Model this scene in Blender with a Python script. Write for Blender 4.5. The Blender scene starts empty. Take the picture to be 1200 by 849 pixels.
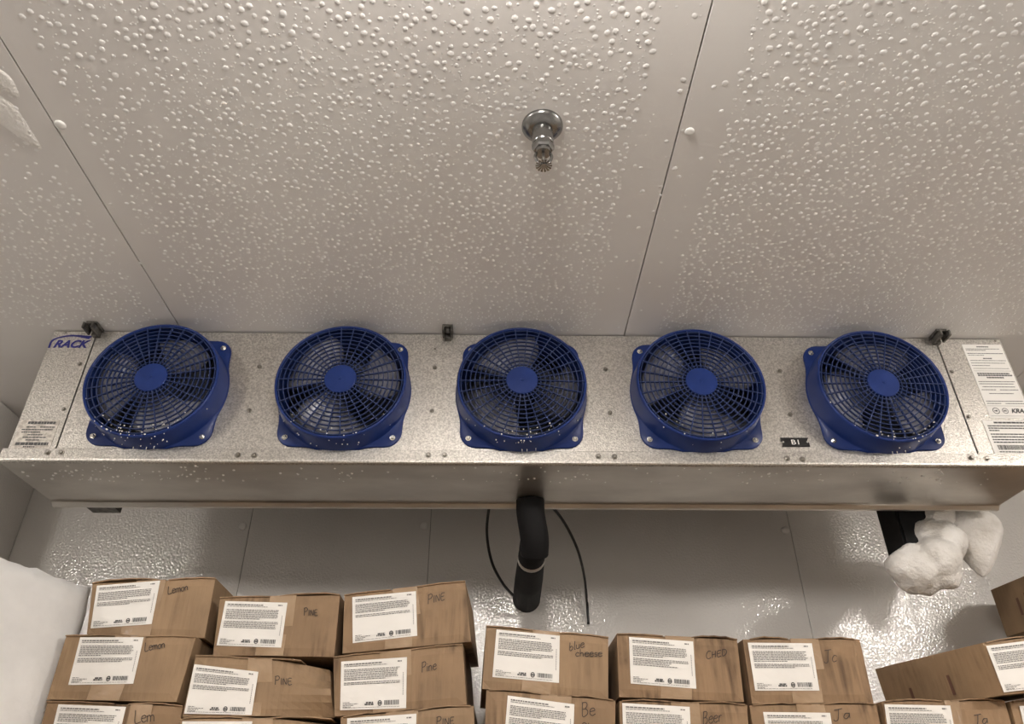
import bpy, bmesh, math, random
import numpy as np
from mathutils import Vector, Matrix, noise

random.seed(7)
sc = bpy.context.scene
COL = sc.collection
PI = math.pi

# ------------------------------------------------------------------ camera
CAMZ = 1.85                       # camera height above the floor
F, PITCH, YAW, ROLL = 870.35, 0.5636001, 0.02456825, -0.00496444
D = 1.69                          # distance to the evaporator's front sheet
ZC = 1.1596                       # ceiling above camera
ZB = 0.7656                       # drain pan underside above camera
WALL = 2.40                       # back wall

def cam_axes():
    cp, sp, cy, sy, cr, sr = math.cos(PITCH), math.sin(PITCH), math.cos(YAW), math.sin(YAW), math.cos(ROLL), math.sin(ROLL)
    f = Vector((sy * cp, cy * cp, sp)); rt = Vector((cy, -sy, 0)); up = rt.cross(f)
    return cr * rt + sr * up, -sr * rt + cr * up, f
RT, UP, FW = cam_axes()
cam = bpy.data.objects.new('camera', bpy.data.cameras.new('camera'))
COL.objects.link(cam)
cam.data.sensor_width = 36.0
cam.data.lens = F / 1200 * 36
cam.data.clip_start = 0.02
M = Matrix((RT, UP, -FW)).transposed().to_4x4()
M.translation = Vector((0, 0, CAMZ))
cam.matrix_world = M
sc.camera = cam

world = bpy.data.worlds.new('world'); sc.world = world
world.use_nodes = True
world.node_tree.nodes['Background'].inputs[0].default_value = (0, 0, 0, 1)
world.node_tree.nodes['Background'].inputs[1].default_value = 0.0

sc.view_settings.view_transform = 'Standard'
sc.view_settings.look = 'None'
sc.view_settings.gamma = 1.0
sc.view_settings.use_curve_mapping = False
sc.view_settings.exposure = 0.0
LAMP = 108.0                       # emission strength of the freezer lamps
LAMP_COL = (1.0, 0.937, 0.875)
# lamps in the room: (X, Y, strength factor)
LAMPS = [(0.0, 0.08, 1.0), (2.36, 0.08, 1.0), (-2.5, -0.55, 1.0)]

# ------------------------------------------------------------------ pixel -> place
def ray(u, v):
    return FW + RT * ((u - 600) / F) + UP * ((424.5 - v) / F)
def onY(u, v, Y):
    d = ray(u, v); d = d * (Y / d.y); return Vector((d.x, d.y, d.z + CAMZ))
def onZ(u, v, Z):
    d = ray(u, v); d = d * (Z / d.z); return Vector((d.x, d.y, d.z + CAMZ))

# ------------------------------------------------------------------ materials
def mat(name, col, rough=0.5, metal=0.0, spec=0.5):
    m = bpy.data.materials.new(name); m.use_nodes = True
    b = m.node_tree.nodes['Principled BSDF']
    b.inputs['Base Color'].default_value = (*col, 1)
    b.inputs['Roughness'].default_value = rough
    b.inputs['Metallic'].default_value = metal
    b.inputs['Specular IOR Level'].default_value = spec
    return m
def nd(m, t, **kw):
    n = m.node_tree.nodes.new(t)
    for k, v in kw.items():
        if k in n.inputs: n.inputs[k].default_value = v
        else: setattr(n, k, v)
    return n
def lk(m, a, b): m.node_tree.links.new(a, b)
def bs(m): return m.node_tree.nodes['Principled BSDF']
def coords(m, kind='Object', scale=(1, 1, 1)):
    tc = nd(m, 'ShaderNodeTexCoord'); mp = nd(m, 'ShaderNodeMapping'); mp.inputs['Scale'].default_value = scale
    lk(m, tc.outputs[kind], mp.inputs['Vector']); return mp.outputs['Vector']
def mottle(m, c1, c2, scale, vec=None, lo=0.35, hi=0.65, detail=4):
    n = nd(m, 'ShaderNodeTexNoise', Scale=scale, Detail=detail)
    if vec: lk(m, vec, n.inputs['Vector'])
    r = nd(m, 'ShaderNodeValToRGB')
    r.color_ramp.elements[0].position = lo; r.color_ramp.elements[0].color = (*c1, 1)
    r.color_ramp.elements[1].position = hi; r.color_ramp.elements[1].color = (*c2, 1)
    lk(m, n.outputs['Fac'], r.inputs['Fac']); lk(m, r.outputs['Color'], bs(m).inputs['Base Color'])
    return n, r
def bump(m, scale, strength, dist=0.001, vec=None, kind='noise', detail=2):
    if kind == 'noise': n = nd(m, 'ShaderNodeTexNoise', Scale=scale, Detail=detail); out = n.outputs['Fac']
    else: n = nd(m, 'ShaderNodeTexVoronoi', Scale=scale); out = n.outputs['Distance']
    if vec: lk(m, vec, n.inputs['Vector'])
    b = nd(m, 'ShaderNodeBump', Strength=strength, Distance=dist)
    lk(m, out, b.inputs['Height']); lk(m, b.outputs['Normal'], bs(m).inputs['Normal'])
    return b

MT = {}
m = MT['ceiling'] = mat('ceiling_panel', (0.70, 0.675, 0.65), 0.38); v = coords(m, 'Object')
mottle(m, (0.74, 0.71, 0.685), (0.80, 0.78, 0.755), 2.2, v); bump(m, 90, 0.25, 0.0008, v)
m = MT['wall'] = mat('wall_panel', (0.70, 0.68, 0.65), 0.08, spec=1.0); v = coords(m, 'Object')
mottle(m, (0.67, 0.65, 0.62), (0.74, 0.72, 0.69), 1.7, v); bump(m, 145, 1.0, 0.00125, v, detail=1)
m = MT['joint'] = mat('panel_joint', (0.36, 0.35, 0.335), 0.8)
m = MT['floor'] = mat('floor', (0.34, 0.33, 0.32), 0.5); v = coords(m); mottle(m, (0.38, 0.37, 0.36), (0.46, 0.45, 0.44), 3, v)
m = MT['galv'] = mat('stucco_galvanised', (0.72, 0.68, 0.61), 0.36, 0.92); v = coords(m, 'Object')
mottle(m, (0.42, 0.40, 0.37), (0.74, 0.71, 0.66), 240, v, 0.32, 0.68, 2); bump(m, 300, 0.75, 0.0013, v, detail=2)
m = MT['galv_pan'] = mat('galvanised_pan', (0.52, 0.49, 0.44), 0.34, 0.9); v = coords(m, 'Object', (1, 2, 4))
mottle(m, (0.52, 0.495, 0.46), (0.64, 0.615, 0.57), 6, v); bump(m, 60, 0.2, 0.001, v)
m = MT['blue'] = mat('blue_plastic', (0.016, 0.040, 0.20), 0.38); v = coords(m); mottle(m, (0.008, 0.024, 0.125), (0.012, 0.033, 0.165), 9, v); bs(m).inputs['Specular IOR Level'].default_value = 0.3
m = MT['grille'] = mat('blue_grille_frosted', (0.03, 0.052, 0.16), 0.45); v = coords(m)
mottle(m, (0.014, 0.028, 0.10), (0.04, 0.055, 0.13), 22, v, 0.45, 0.75); bs(m).inputs['Roughness'].default_value = 0.6; bs(m).inputs['Specular IOR Level'].default_value = 0.3
m = MT['blade'] = mat('fan_blade', (0.42, 0.42, 0.46), 0.4, 0.35); v = coords(m); mottle(m, (0.34, 0.34, 0.39), (0.50, 0.50, 0.55), 12, v)
m = MT['coil'] = mat('coil_fins', (0.13, 0.135, 0.145), 0.5, 0.6); v = coords(m, 'Object', (1, 1, 0.05)); bump(m, 400, 0.6, 0.001, v)
m = MT['motor'] = mat('motor', (0.06, 0.062, 0.07), 0.5)
m = MT['steel'] = mat('steel_screw', (0.33, 0.31, 0.28), 0.35, 1.0)
m = MT['bright'] = mat('zinc_bolt', (0.75, 0.74, 0.70), 0.25, 1.0)
m = MT['chrome'] = mat('chrome', (0.30, 0.30, 0.295), 0.24, 1.0)
m = MT['bracket'] = mat('dark_bracket', (0.12, 0.115, 0.10), 0.5, 0.7); v = coords(m); mottle(m, (0.06, 0.055, 0.05), (0.2, 0.19, 0.17), 60, v)
m = MT['ice'] = mat('ice_droplet', (0.87, 0.855, 0.835), 0.30, spec=0.4)
m = MT['snow'] = mat('snow_frost', (0.88, 0.86, 0.82), 0.55); v = coords(m); mottle(m, (0.74, 0.71, 0.66), (0.92, 0.90, 0.87), 14, v, 0.3, 0.62); bump(m, 130, 1.0, 0.004, v, detail=5)
m = MT['foam'] = mat('white_foam', (0.83, 0.83, 0.82), 0.5); v = coords(m); mottle(m, (0.74, 0.74, 0.73), (0.88, 0.88, 0.87), 6, v); bump(m, 45, 0.35, 0.004, v, detail=5)
m = MT['rubber'] = mat('black_insulation', (0.008, 0.008, 0.009), 0.7, spec=0.25); v = coords(m); bump(m, 60, 0.3, 0.002, v)
m = MT['cable'] = mat('black_cable', (0.008, 0.008, 0.008), 0.4)
m = MT['paper'] = mat('white_label', (0.86, 0.84, 0.80), 0.5); v = coords(m); mottle(m, (0.84, 0.82, 0.78), (0.90, 0.88, 0.84), 9, v)
m = MT['paper_dirty'] = mat('silver_label', (0.60, 0.56, 0.50), 0.45); v = coords(m); mottle(m, (0.46, 0.42, 0.37), (0.72, 0.68, 0.62), 90, v, 0.4, 0.6)
m = MT['ink'] = mat('print_ink', (0.09, 0.09, 0.09), 0.7)
m = MT['inkgrey'] = mat('print_ink_fine', (0.20, 0.19, 0.185), 0.7)
m = MT['marker'] = mat('marker_ink', (0.035, 0.022, 0.015), 0.5)
m = MT['redink'] = mat('red_print', (0.15, 0.075, 0.05), 0.7)
m = MT['navy'] = mat('navy_print', (0.018, 0.018, 0.17), 0.45)
m = MT['plate'] = mat('black_nameplate', (0.008, 0.008, 0.008), 0.35)
m = MT['white'] = mat('white_plastic', (0.80, 0.79, 0.76), 0.35)
m = MT['wood'] = mat('shelf_wood', (0.35, 0.25, 0.15), 0.7); v = coords(m, 'Object', (1, 8, 8)); mottle(m, (0.27, 0.19, 0.11), (0.42, 0.30, 0.19), 3, v)
m = MT['tape'] = mat('packing_tape', (0.44, 0.33, 0.235), 0.22); v = coords(m); mottle(m, (0.33, 0.225, 0.135), (0.42, 0.30, 0.195), 14, v); bump(m, 35, 0.3, 0.002, v)
m = MT['tag'] = mat('clear_tag', (0.62, 0.60, 0.56), 0.3)

def cardboard(name, base, wear):
    m = mat(name, base, 0.72)
    v = coords(m, 'Object', (1, 1, 1)); vs = coords(m, 'Object', (26, 26, 2.2))
    c2 = tuple(c * 1.14 for c in base); c1 = tuple(c * 0.86 for c in base)
    n, r = mottle(m, c1, c2, 7, v)
    n2 = nd(m, 'ShaderNodeTexNoise', Scale=3.2, Detail=5); lk(m, vs, n2.inputs['Vector'])
    r2 = nd(m, 'ShaderNodeValToRGB')
    r2.color_ramp.elements[0].position = 0.30; r2.color_ramp.elements[0].color = (1 - wear, 1 - wear * 1.05, 1 - wear * 1.1, 1)
    r2.color_ramp.elements[1].position = 0.58; r2.color_ramp.elements[1].color = (1, 1, 1, 1)
    lk(m, n2.outputs['Fac'], r2.inputs['Fac'])
    n3 = nd(m, 'ShaderNodeTexNoise', Scale=9, Detail=5); lk(m, v, n3.inputs['Vector'])
    r3 = nd(m, 'ShaderNodeValToRGB')
    r3.color_ramp.elements[0].position = 0.44; r3.color_ramp.elements[0].color = (0, 0, 0, 1)
    r3.color_ramp.elements[1].position = 0.60; r3.color_ramp.elements[1].color = (1, 1, 1, 1)
    lk(m, n3.outputs['Fac'], r3.inputs['Fac'])
    mx = nd(m, 'ShaderNodeMix', data_type='RGBA', blend_type='MULTIPLY')
    lk(m, r3.outputs['Color'], mx.inputs[0]); lk(m, r.outputs['Color'], mx.inputs[6]); lk(m, r2.outputs['Color'], mx.inputs[7])
    lk(m, mx.outputs[2], bs(m).inputs['Base Color'])
    bump(m, 3.0, 0.4, 0.004, vs, detail=4)
    return m
MT['card0'] = cardboard('cardboard_clean', (0.305, 0.203, 0.116), 0.28)
MT['card1'] = cardboard('cardboard_worn', (0.288, 0.187, 0.105), 0.55)
MT['card2'] = cardboard('cardboard_stained', (0.268, 0.171, 0.094), 0.66)

# ------------------------------------------------------------------ mesh helpers
def obj(name, bm, material, parent=None, smooth=False, loc=None):
    me = bpy.data.meshes.new(name); bm.normal_update(); bm.to_mesh(me); bm.free()
    me.materials.append(MT[material] if isinstance(material, str) else material)
    if smooth:
        me.polygons.foreach_set('use_smooth', [True] * len(me.polygons))
    o = bpy.data.objects.new(name, me); COL.objects.link(o)
    if parent: o.parent = parent
    if loc: o.location = loc
    return o
def empty(name, loc=(0, 0, 0)):
    o = bpy.data.objects.new(name, None); COL.objects.link(o); o.location = loc; o.empty_display_size = 0.05; return o
def tag(o, label, cat, group=None, kind=None):
    o['label'] = label
    if cat: o['category'] = cat
    if group: o['group'] = group
    if kind: o['kind'] = kind
    return o
def struct(o, label=None):
    o['kind'] = 'structure'
    if label: o['label'] = label
    return o
def share(src, name, parent, loc=(0, 0, 0), rot=None):
    o = bpy.data.objects.new(name, src.data); COL.objects.link(o); o.parent = parent; o.location = loc
    if rot: o.rotation_euler = rot
    return o
def box(bm, x0, x1, y0, y1, z0, z1, bev=0.0):
    vs = [bm.verts.new(p) for p in ((x0, y0, z0), (x1, y0, z0), (x1, y1, z0), (x0, y1, z0), (x0, y0, z1), (x1, y0, z1), (x1, y1, z1), (x0, y1, z1))]
    fs = [bm.faces.new([vs[i] for i in q]) for q in ((3, 2, 1, 0), (4, 5, 6, 7), (0, 1, 5, 4), (1, 2, 6, 5), (2, 3, 7, 6), (3, 0, 4, 7))]
    if bev > 0:
        es = list({e for f in fs for e in f.edges})
        bmesh.ops.bevel(bm, geom=es, offset=bev, segments=2, affect='EDGES', profile=0.5)
    return vs
def bx(name, x0, x1, y0, y1, z0, z1, material, parent=None, bev=0.0):
    bm = bmesh.new(); box(bm, x0, x1, y0, y1, z0, z1, bev); return obj(name, bm, material, parent)
def loft(bm, loops, cap0=False, cap1=False, closed=True):
    rows = [[bm.verts.new(p) for p in L] for L in loops]
    n = len(rows[0])
    for a, b in zip(rows, rows[1:]):
        for i in range(n if closed else n - 1):
            j = (i + 1) % n
            bm.faces.new((a[i], a[j], b[j], b[i]))
    if cap0: bm.faces.new(rows[0][::-1])
    if cap1: bm.faces.new(rows[-1])
    return rows
def lathe(bm, prof, n=32, axis='z', c=(0, 0, 0), cap0=True, cap1=True):
    loops = []
    for r, h in prof:
        L = []
        for i in range(n):
            a = 2 * PI * i / n
            if axis == 'z': L.append((c[0] + r * math.cos(a), c[1] + r * math.sin(a), c[2] + h))
            else: L.append((c[0] + r * math.cos(a), c[1] + h, c[2] + r * math.sin(a)))
        loops.append(L)
    loft(bm, loops, cap0, cap1)
def tube(bm, pts, rads, n=14, cap=True):
    pts = [Vector(p) for p in pts]
    loops = []; ref = Vector((0.3, 0.2, 1)).normalized()
    for i, p in enumerate(pts):
        t = (pts[min(i + 1, len(pts) - 1)] - pts[max(i - 1, 0)]).normalized()
        a = t.cross(ref)
        if a.length < 1e-4: a = t.cross(Vector((1, 0, 0)))
        a.normalize(); b = t.cross(a).normalized()
        r = rads[i] if isinstance(rads, (list, tuple)) else rads
        loops.append([p + a * (r * math.cos(2 * PI * k / n)) + b * (r * math.sin(2 * PI * k / n)) for k in range(n)])
    loft(bm, loops, cap, cap)
def spline(P, k=10):
    P = [Vector(p) for p in P]; P = [2 * P[0] - P[1]] + P + [2 * P[-1] - P[-2]]
    out = []
    for i in range(1, len(P) - 2):
        for j in range(k):
            t = j / k
            out.append(0.5 * ((2 * P[i]) + (P[i + 1] - P[i - 1]) * t + (2 * P[i - 1] - 5 * P[i] + 4 * P[i + 1] - P[i + 2]) * t * t + (3 * P[i] - P[i - 1] - 3 * P[i + 1] + P[i + 2]) * t ** 3))
    out.append(P[-2]); return out
def text_mesh(body, size, material, name, parent, Mx, shear=0.0, bold=0.0, sx=1.0, extrude=0.0004, align='LEFT'):
    cu = bpy.data.curves.new(name, 'FONT'); cu.body = body; cu.size = size; cu.shear = shear; cu.offset = bold; cu.extrude = extrude; cu.align_x = align
    t = bpy.data.objects.new(name, cu); COL.objects.link(t)
    bpy.context.view_layer.update()
    me = bpy.data.meshes.new_from_object(t.evaluated_get(bpy.context.evaluated_depsgraph_get()))
    bpy.data.objects.remove(t); bpy.data.curves.remove(cu)
    me.transform(Mx @ Matrix.Diagonal((sx, 1, 1, 1)))
    me.materials.clear(); me.materials.append(MT[material])
    o = bpy.data.objects.new(name, me); COL.objects.link(o); o.parent = parent
    return o

# ================================================================== THE SETTING
Zc = CAMZ + ZC
RX0, RX1, RY0, RY1 = -3.6, 2.9, -2.6, WALL
struct(bx('floor', RX0, RX1, RY0, RY1 + 0.1, -0.1, 0, 'floor'), 'grey sealed freezer floor')
# ceiling: a dark joint layer above insulated panels 1.22 m wide, recessed seams
ceil = struct(bx('ceiling', RX0, RX1, RY0, RY1 + 0.1, Zc + 0.012, Zc + 0.1, 'joint'), 'off-white freezer ceiling of wide insulated panels')
seams = [RX0, -2.08, -0.8595, 0.3524, 1.5815, RX1]
panels = []
for a, b in zip(seams, seams[1:]):
    p = bx('ceiling_panel', a + 0.0014, b - 0.0014, RY0, RY1, Zc, Zc + 0.0119, 'ceiling', ceil, 0.0008); panels.append(p)
# back wall
wb = struct(bx('wall_back', RX0, RX1, WALL + 0.012, WALL + 0.1, 0, Zc, 'joint'), 'off-white back wall of tall insulated panels with frost grain')
wpan = []
ws = [RX0, -0.8165, -0.2165, 0.9955, 2.215, RX1]
for a, b in zip(ws, ws[1:]):
    wpan.append(bx('wall_panel', a + 0.001, b - 0.001, WALL, WALL + 0.0119, 0, Zc - 0.0005, 'wall', wb, 0.0008))
# corner chase at the left, then the far side walls
struct(bx('wall_alcove', RX0, -1.566, 2.085, WALL, 0, Zc - 0.0005, 'wall', None, 0.006), 'white corner column beside the evaporator')
struct(bx('wall_left', RX0 - 0.1, RX0, RY0, RY1, 0, Zc, 'wall'), 'white insulated side wall')
struct(bx('wall_right', RX1, RX1 + 0.1, RY0, RY1, 0, Zc, 'wall'), 'white insulated side wall')
struct(bx('wall_front', RX0, RX1, RY0 - 0.1, RY0, 0, Zc, 'wall'), 'white insulated wall behind the viewer')

# white nylon bolt caps by the seams
def cap_mesh(r, h, axis):
    bm = bmesh.new(); s = -1
    lathe(bm, [(r, 0), (r, s * h * 0.35), (r * 0.85, s * h * 0.8), (r * 0.45, s * h)], 16, axis)
    return bm
def ceil_cap(u, v, r, p):
    q = onZ(u, v, ZC); o = obj('bolt_cap', cap_mesh(r, 0.004, 'z'), 'white', p, True); o.location = (q.x, q.y, Zc - 0.0001)
ceil_cap(808, 154, 0.0095, panels[3]); ceil_cap(70.5, 146, 0.011, panels[2])
for u, v, k in ((920, 622, 2), (497, 617, 1), (284.5, 617, 0)):
    q = onY(u, v, WALL); o = obj('bolt_cap', cap_mesh(0.013, 0.007, 'y'), 'white', wpan[k], True); o.location = (q.x, WALL, q.z)

# ------------------------------------------------------------------ lamps
def lamp(side, X, Y, k, label):
    t = empty('ceiling_lamp_' + side + '_offscreen', (X, Y, Zc)); tag(t, label, 'lamp', 'freezer ceiling lamps')
    bx('lamp_body', -0.08, 0.08, -0.26, 0.26, -0.05, -0.0005, 'white', t, 0.01)
    m = mat('lamp_diffuser', (0.9, 0.9, 0.9), 0.4)
    b = bs(m); b.inputs['Emission Color'].default_value = (*LAMP_COL, 1); b.inputs['Emission Strength'].default_value = LAMP * k
    bx('diffuser_' + side + '_offscreen', -0.075, 0.075, -0.25, 0.25, -0.135, -0.051, m, t, 0.03)
for (X, Y, k), side, w in zip(LAMPS, ('middle', 'right', 'left'), ('middle of the room', 'right of the evaporator', 'left of the evaporator')):
    lamp(side, X, Y, k, 'white ceiling lamp with a glowing diffuser, ' + w)

# ================================================================== EVAPORATOR
unit = empty('evaporator', (0.1, 1.8, Zc))
tag(unit, 'galvanised ceiling evaporator with five blue fan guards across its front', 'evaporator')
UO = Vector(unit.location)
def L(o):                              # a part built in world space goes under the unit
    o.parent = unit; o.matrix_parent_inverse = Matrix.Translation(-UO); return o
TOP = Zc - 0.004
XL, X1, X2, XR = -1.2035, -1.0865, 1.2215, 1.405
ZLOW = CAMZ + ZB + 0.022               # where the front sheet meets the pan lip
FANX = [-0.868, -0.394, 0.065, 0.523, 0.992]
FZ = CAMZ + 0.968
# front sheet with five round openings
bm = bmesh.new()
edges = [X1 + 0.0015] + [(a + b) / 2 for a, b in zip(FANX, FANX[1:])] + [X2 - 0.0015]
N = 64; RH = 0.152
for k, cx in enumerate(FANX):
    xa, xb = edges[k], edges[k + 1]; za, zb = ZLOW, TOP
    inner, outer = [], []
    for i in range(N):
        a = 2 * PI * i / N + PI / 4
        c, s = math.cos(a), math.sin(a)
        inner.append((cx + RH * c, D, FZ + RH * s))
        tx = ((xb - cx) / c if c > 1e-9 else (xa - cx) / c if c < -1e-9 else 1e9)
        tz = ((zb - FZ) / s if s > 1e-9 else (za - FZ) / s if s < -1e-9 else 1e9)
        t = min(tx, tz); outer.append([cx + t * c, D, FZ + t * s])
    for X in (xa, xb):                 # snap the nearest samples to the corners
        for Z in (za, zb):
            i = min(range(N), key=lambda j: (outer[j][0] - X) ** 2 + (outer[j][2] - Z) ** 2); outer[i] = [X, D, Z]
    loft(bm, [outer, inner, [(p[0], D + 0.03, p[2]) for p in inner]])
bmesh.ops.recalc_face_normals(bm, faces=bm.faces)
L(obj('front_panel', bm, 'galv'))
# top sheet, coil inside, end panels
L(bx('top_panel', X1, X2, D + 0.0005, 1.955, TOP - 0.003, TOP, 'galv'))
L(bx('coil', X1 + 0.01, X2 - 0.01, 1.79, 1.95, ZLOW + 0.01, TOP - 0.006, 'coil'))
L(bx('end_panel', XL, X1 - 0.0012, D - 0.0015, 1.955, ZLOW, TOP, 'galv', None, 0.002))
L(bx('end_panel', X2 + 0.0012, XR, D - 0.0015, 1.955, ZLOW, TOP, 'galv', None, 0.002))
# drain pan: lip, underside, downturned rear hem
zb = CAMZ + ZB
prof = [(D - 0.002, ZLOW + 0.012), (D - 0.006, ZLOW + 0.011), (D - 0.008, ZLOW), (D - 0.009, zb + 0.010), (D - 0.006, zb + 0.003), (D + 0.002, zb),
        (1.938, zb), (1.942, zb - 0.002), (1.950, zb - 0.0105), (1.960, zb - 0.0105), (1.964, zb + 0.01), (1.955, ZLOW - 0.002), (D + 0.002, ZLOW - 0.002)]
bm = bmesh.new()
loft(bm, [[(X, y, z) for y, z in prof] for X in (XL - 0.006, -0.6, 0.1, 0.8, XR + 0.006)], True, True)
bmesh.ops.recalc_face_normals(bm, faces=bm.faces)
L(obj('drain_pan', bm, 'galv_pan'))
# the lip is the same stucco sheet: a strip over the pan's front
bm = bmesh.new()
pr = [(D - 0.0022, ZLOW + 0.0140), (D - 0.0075, ZLOW + 0.0136), (D - 0.0088, ZLOW + 0.0125), (D - 0.0099, zb + 0.0075), (D - 0.0090, zb + 0.0035), (D - 0.0065, zb + 0.0008), (D + 0.0015, zb - 0.0008)]
loft(bm, [[(X, y, z) for y, z in pr] for X in (XL - 0.0065, XR + 0.0065)], closed=False)
bmesh.ops.recalc_face_normals(bm, faces=bm.faces)
L(obj('pan_lip', bm, 'galv', None, False))

# --- fans
def rsq(a, half=0.1565, c=0.042):
    a = abs(((a + PI / 4) % (PI / 2)) - PI / 4)
    if half * math.tan(a) <= half - c: return half / math.cos(a)
    q = half - c; cc, ss = math.cos(a), math.sin(a)
    b = q * (cc + ss); return b + math.sqrt(max(0, b * b - (2 * q * q - c * c)))
def outline(a):
    p = 44
    return (rsq(a) ** p + 0.1715 ** p) ** (1 / p)
n = 120
def circ(r, y): return [(r * math.cos(2 * PI * i / n), y, r * math.sin(2 * PI * i / n)) for i in range(n)]
def outl(y, k=1.0): return [(k * outline(2 * PI * i / n) * math.cos(2 * PI * i / n), y, k * outline(2 * PI * i / n) * math.sin(2 * PI * i / n)) for i in range(n)]
GP = -0.070                            # grille stands this far proud of the sheet
bm = bmesh.new()
loft(bm, [outl(-0.0005), outl(-0.005), outl(-0.006, 0.99), circ(0.1700, -0.0075), circ(0.1690, -0.012), circ(0.1655, -0.064), circ(0.164, -0.0705),
          circ(0.1615, -0.0715), circ(0.1590, -0.070), circ(0.1575, -0.06), circ(0.151, 0.002), circ(0.1505, 0.028)])
bmesh.ops.recalc_face_normals(bm, faces=bm.faces)
sh0 = obj('fan', bm, 'blue', None, True)
SH = sh0.data; bpy.data.objects.remove(sh0)
# grille: rings and spokes
bm = bmesh.new()
NS = 30
def ring(r, w, y0, y1, seg=64):
    LL = []
    for rr, yy in ((r - w / 2, y0), (r + w / 2, y0), (r + w / 2, y1), (r - w / 2, y1)):
        LL.append([(rr * math.cos(2 * PI * i / seg), yy, rr * math.sin(2 * PI * i / seg)) for i in range(seg)])
    loft(bm, LL + [LL[0]])
def dome(r): return GP - 0.004 + 0.004 * (r / 0.16) ** 2
for i in range(10):
    r = 0.0480 + i * 0.0119
    ring(r, 0.0022, dome(r) + 0.001, dome(r) + 0.006)
for k in range(NS):
    a = 2 * PI * k / NS; c, s = math.cos(a), math.sin(a)
    vs = []
    for r in (0.036, 0.161):
        for w in (-0.00115, 0.00115):
            for y in (dome(r), dome(r) + 0.006):
                vs.append(bm.verts.new((r * c - w * s, y, r * s + w * c)))
    for q in ((0, 1, 3, 2), (4, 6, 7, 5), (0, 4, 5, 1), (2, 3, 7, 6), (0, 2, 6, 4), (1, 5, 7, 3)): bm.faces.new([vs[i] for i in q])
bmesh.ops.remove_doubles(bm, verts=bm.verts, dist=1e-6)
bmesh.ops.recalc_face_normals(bm, faces=bm.faces)
g0 = obj('grille', bm, 'grille'); GR = g0.data; bpy.data.objects.remove(g0)
bm = bmesh.new(); lathe(bm, [(0.0405, GP + 0.004), (0.0405, GP - 0.004), (0.039, GP - 0.0055), (0.004, GP - 0.006), (0.003, GP - 0.0075)], 40, 'y')
bmesh.ops.recalc_face_normals(bm, faces=bm.faces)
h0 = obj('hub_cap', bm, 'blue'); HUB = h0.data; bpy.data.objects.remove(h0)
# blade
bm = bmesh.new()
rows = []
for i in range(9):
    t = i / 8; r = 0.034 + 0.112 * t
    span = math.radians(58 + 24 * math.sin(t * PI * 0.75)); sweep = math.radians(14 * t * t)
    rows.append([(r * math.cos(sweep + (j / 10 - 0.5) * span), -0.038 + (j / 10 - 0.5) * (0.036 + 0.004 * t) + 0.004 * math.sin(PI * j / 10), r * math.sin(sweep + (j / 10 - 0.5) * span)) for j in range(11)])
loft(bm, rows, closed=False)
bmesh.ops.solidify(bm, geom=list(bm.faces), thickness=0.0016)
bmesh.ops.recalc_face_normals(bm, faces=bm.faces)
b0 = obj('fan_blade', bm, 'blade', None, True); BLD = b0.data; bpy.data.objects.remove(b0)
bm = bmesh.new(); lathe(bm, [(0.037, 0.095), (0.037, -0.02), (0.030, -0.045), (0.012, -0.05)], 28, 'y'); bmesh.ops.recalc_face_normals(bm, faces=bm.faces)
m0 = obj('motor', bm, 'motor', None, True); MOT = m0.data; bpy.data.objects.remove(m0)
def screw_bm(r, h):
    bm = bmesh.new(); lathe(bm, [(r * 1.25, 0), (r * 1.25, -h * 0.25)], 14, 'y')
    lathe(bm, [(r * 0.85, -h * 0.25), (r * 0.85, -h * 0.85), (r * 0.6, -h)], 6, 'y')
    bmesh.ops.recalc_face_normals(bm, faces=bm.faces); return bm
s0 = obj('bolt', screw_bm(0.0058, 0.008), 'bright'); BOLT = s0.data; bpy.data.objects.remove(s0)
s0 = obj('screw', screw_bm(0.0050, 0.0055), 'steel'); SCR = s0.data; bpy.data.objects.remove(s0)
def link(name, data, parent, loc=(0, 0, 0), rot=None):
    o = bpy.data.objects.new(name, data); COL.objects.link(o); o.parent = parent; o.location = loc
    if rot: o.rotation_euler = rot
    return o
def blob(bm, c, r, flat=(1, 1, 1), sub=1):
    g = bmesh.ops.create_icosphere(bm, subdivisions=sub, radius=1.0)
    for v in g['verts']:
        k = 1 + 0.25 * noise.noise(v.co * 1.7 + Vector(c) * 31)
        v.co = Vector(c) + Vector((v.co.x * r * flat[0] * k, v.co.y * r * flat[1] * k, v.co.z * r * flat[2] * k))
ROT = [52, 10, -20, 28, -48]
FROST = [70, 30, 45, 14, 34]
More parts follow.
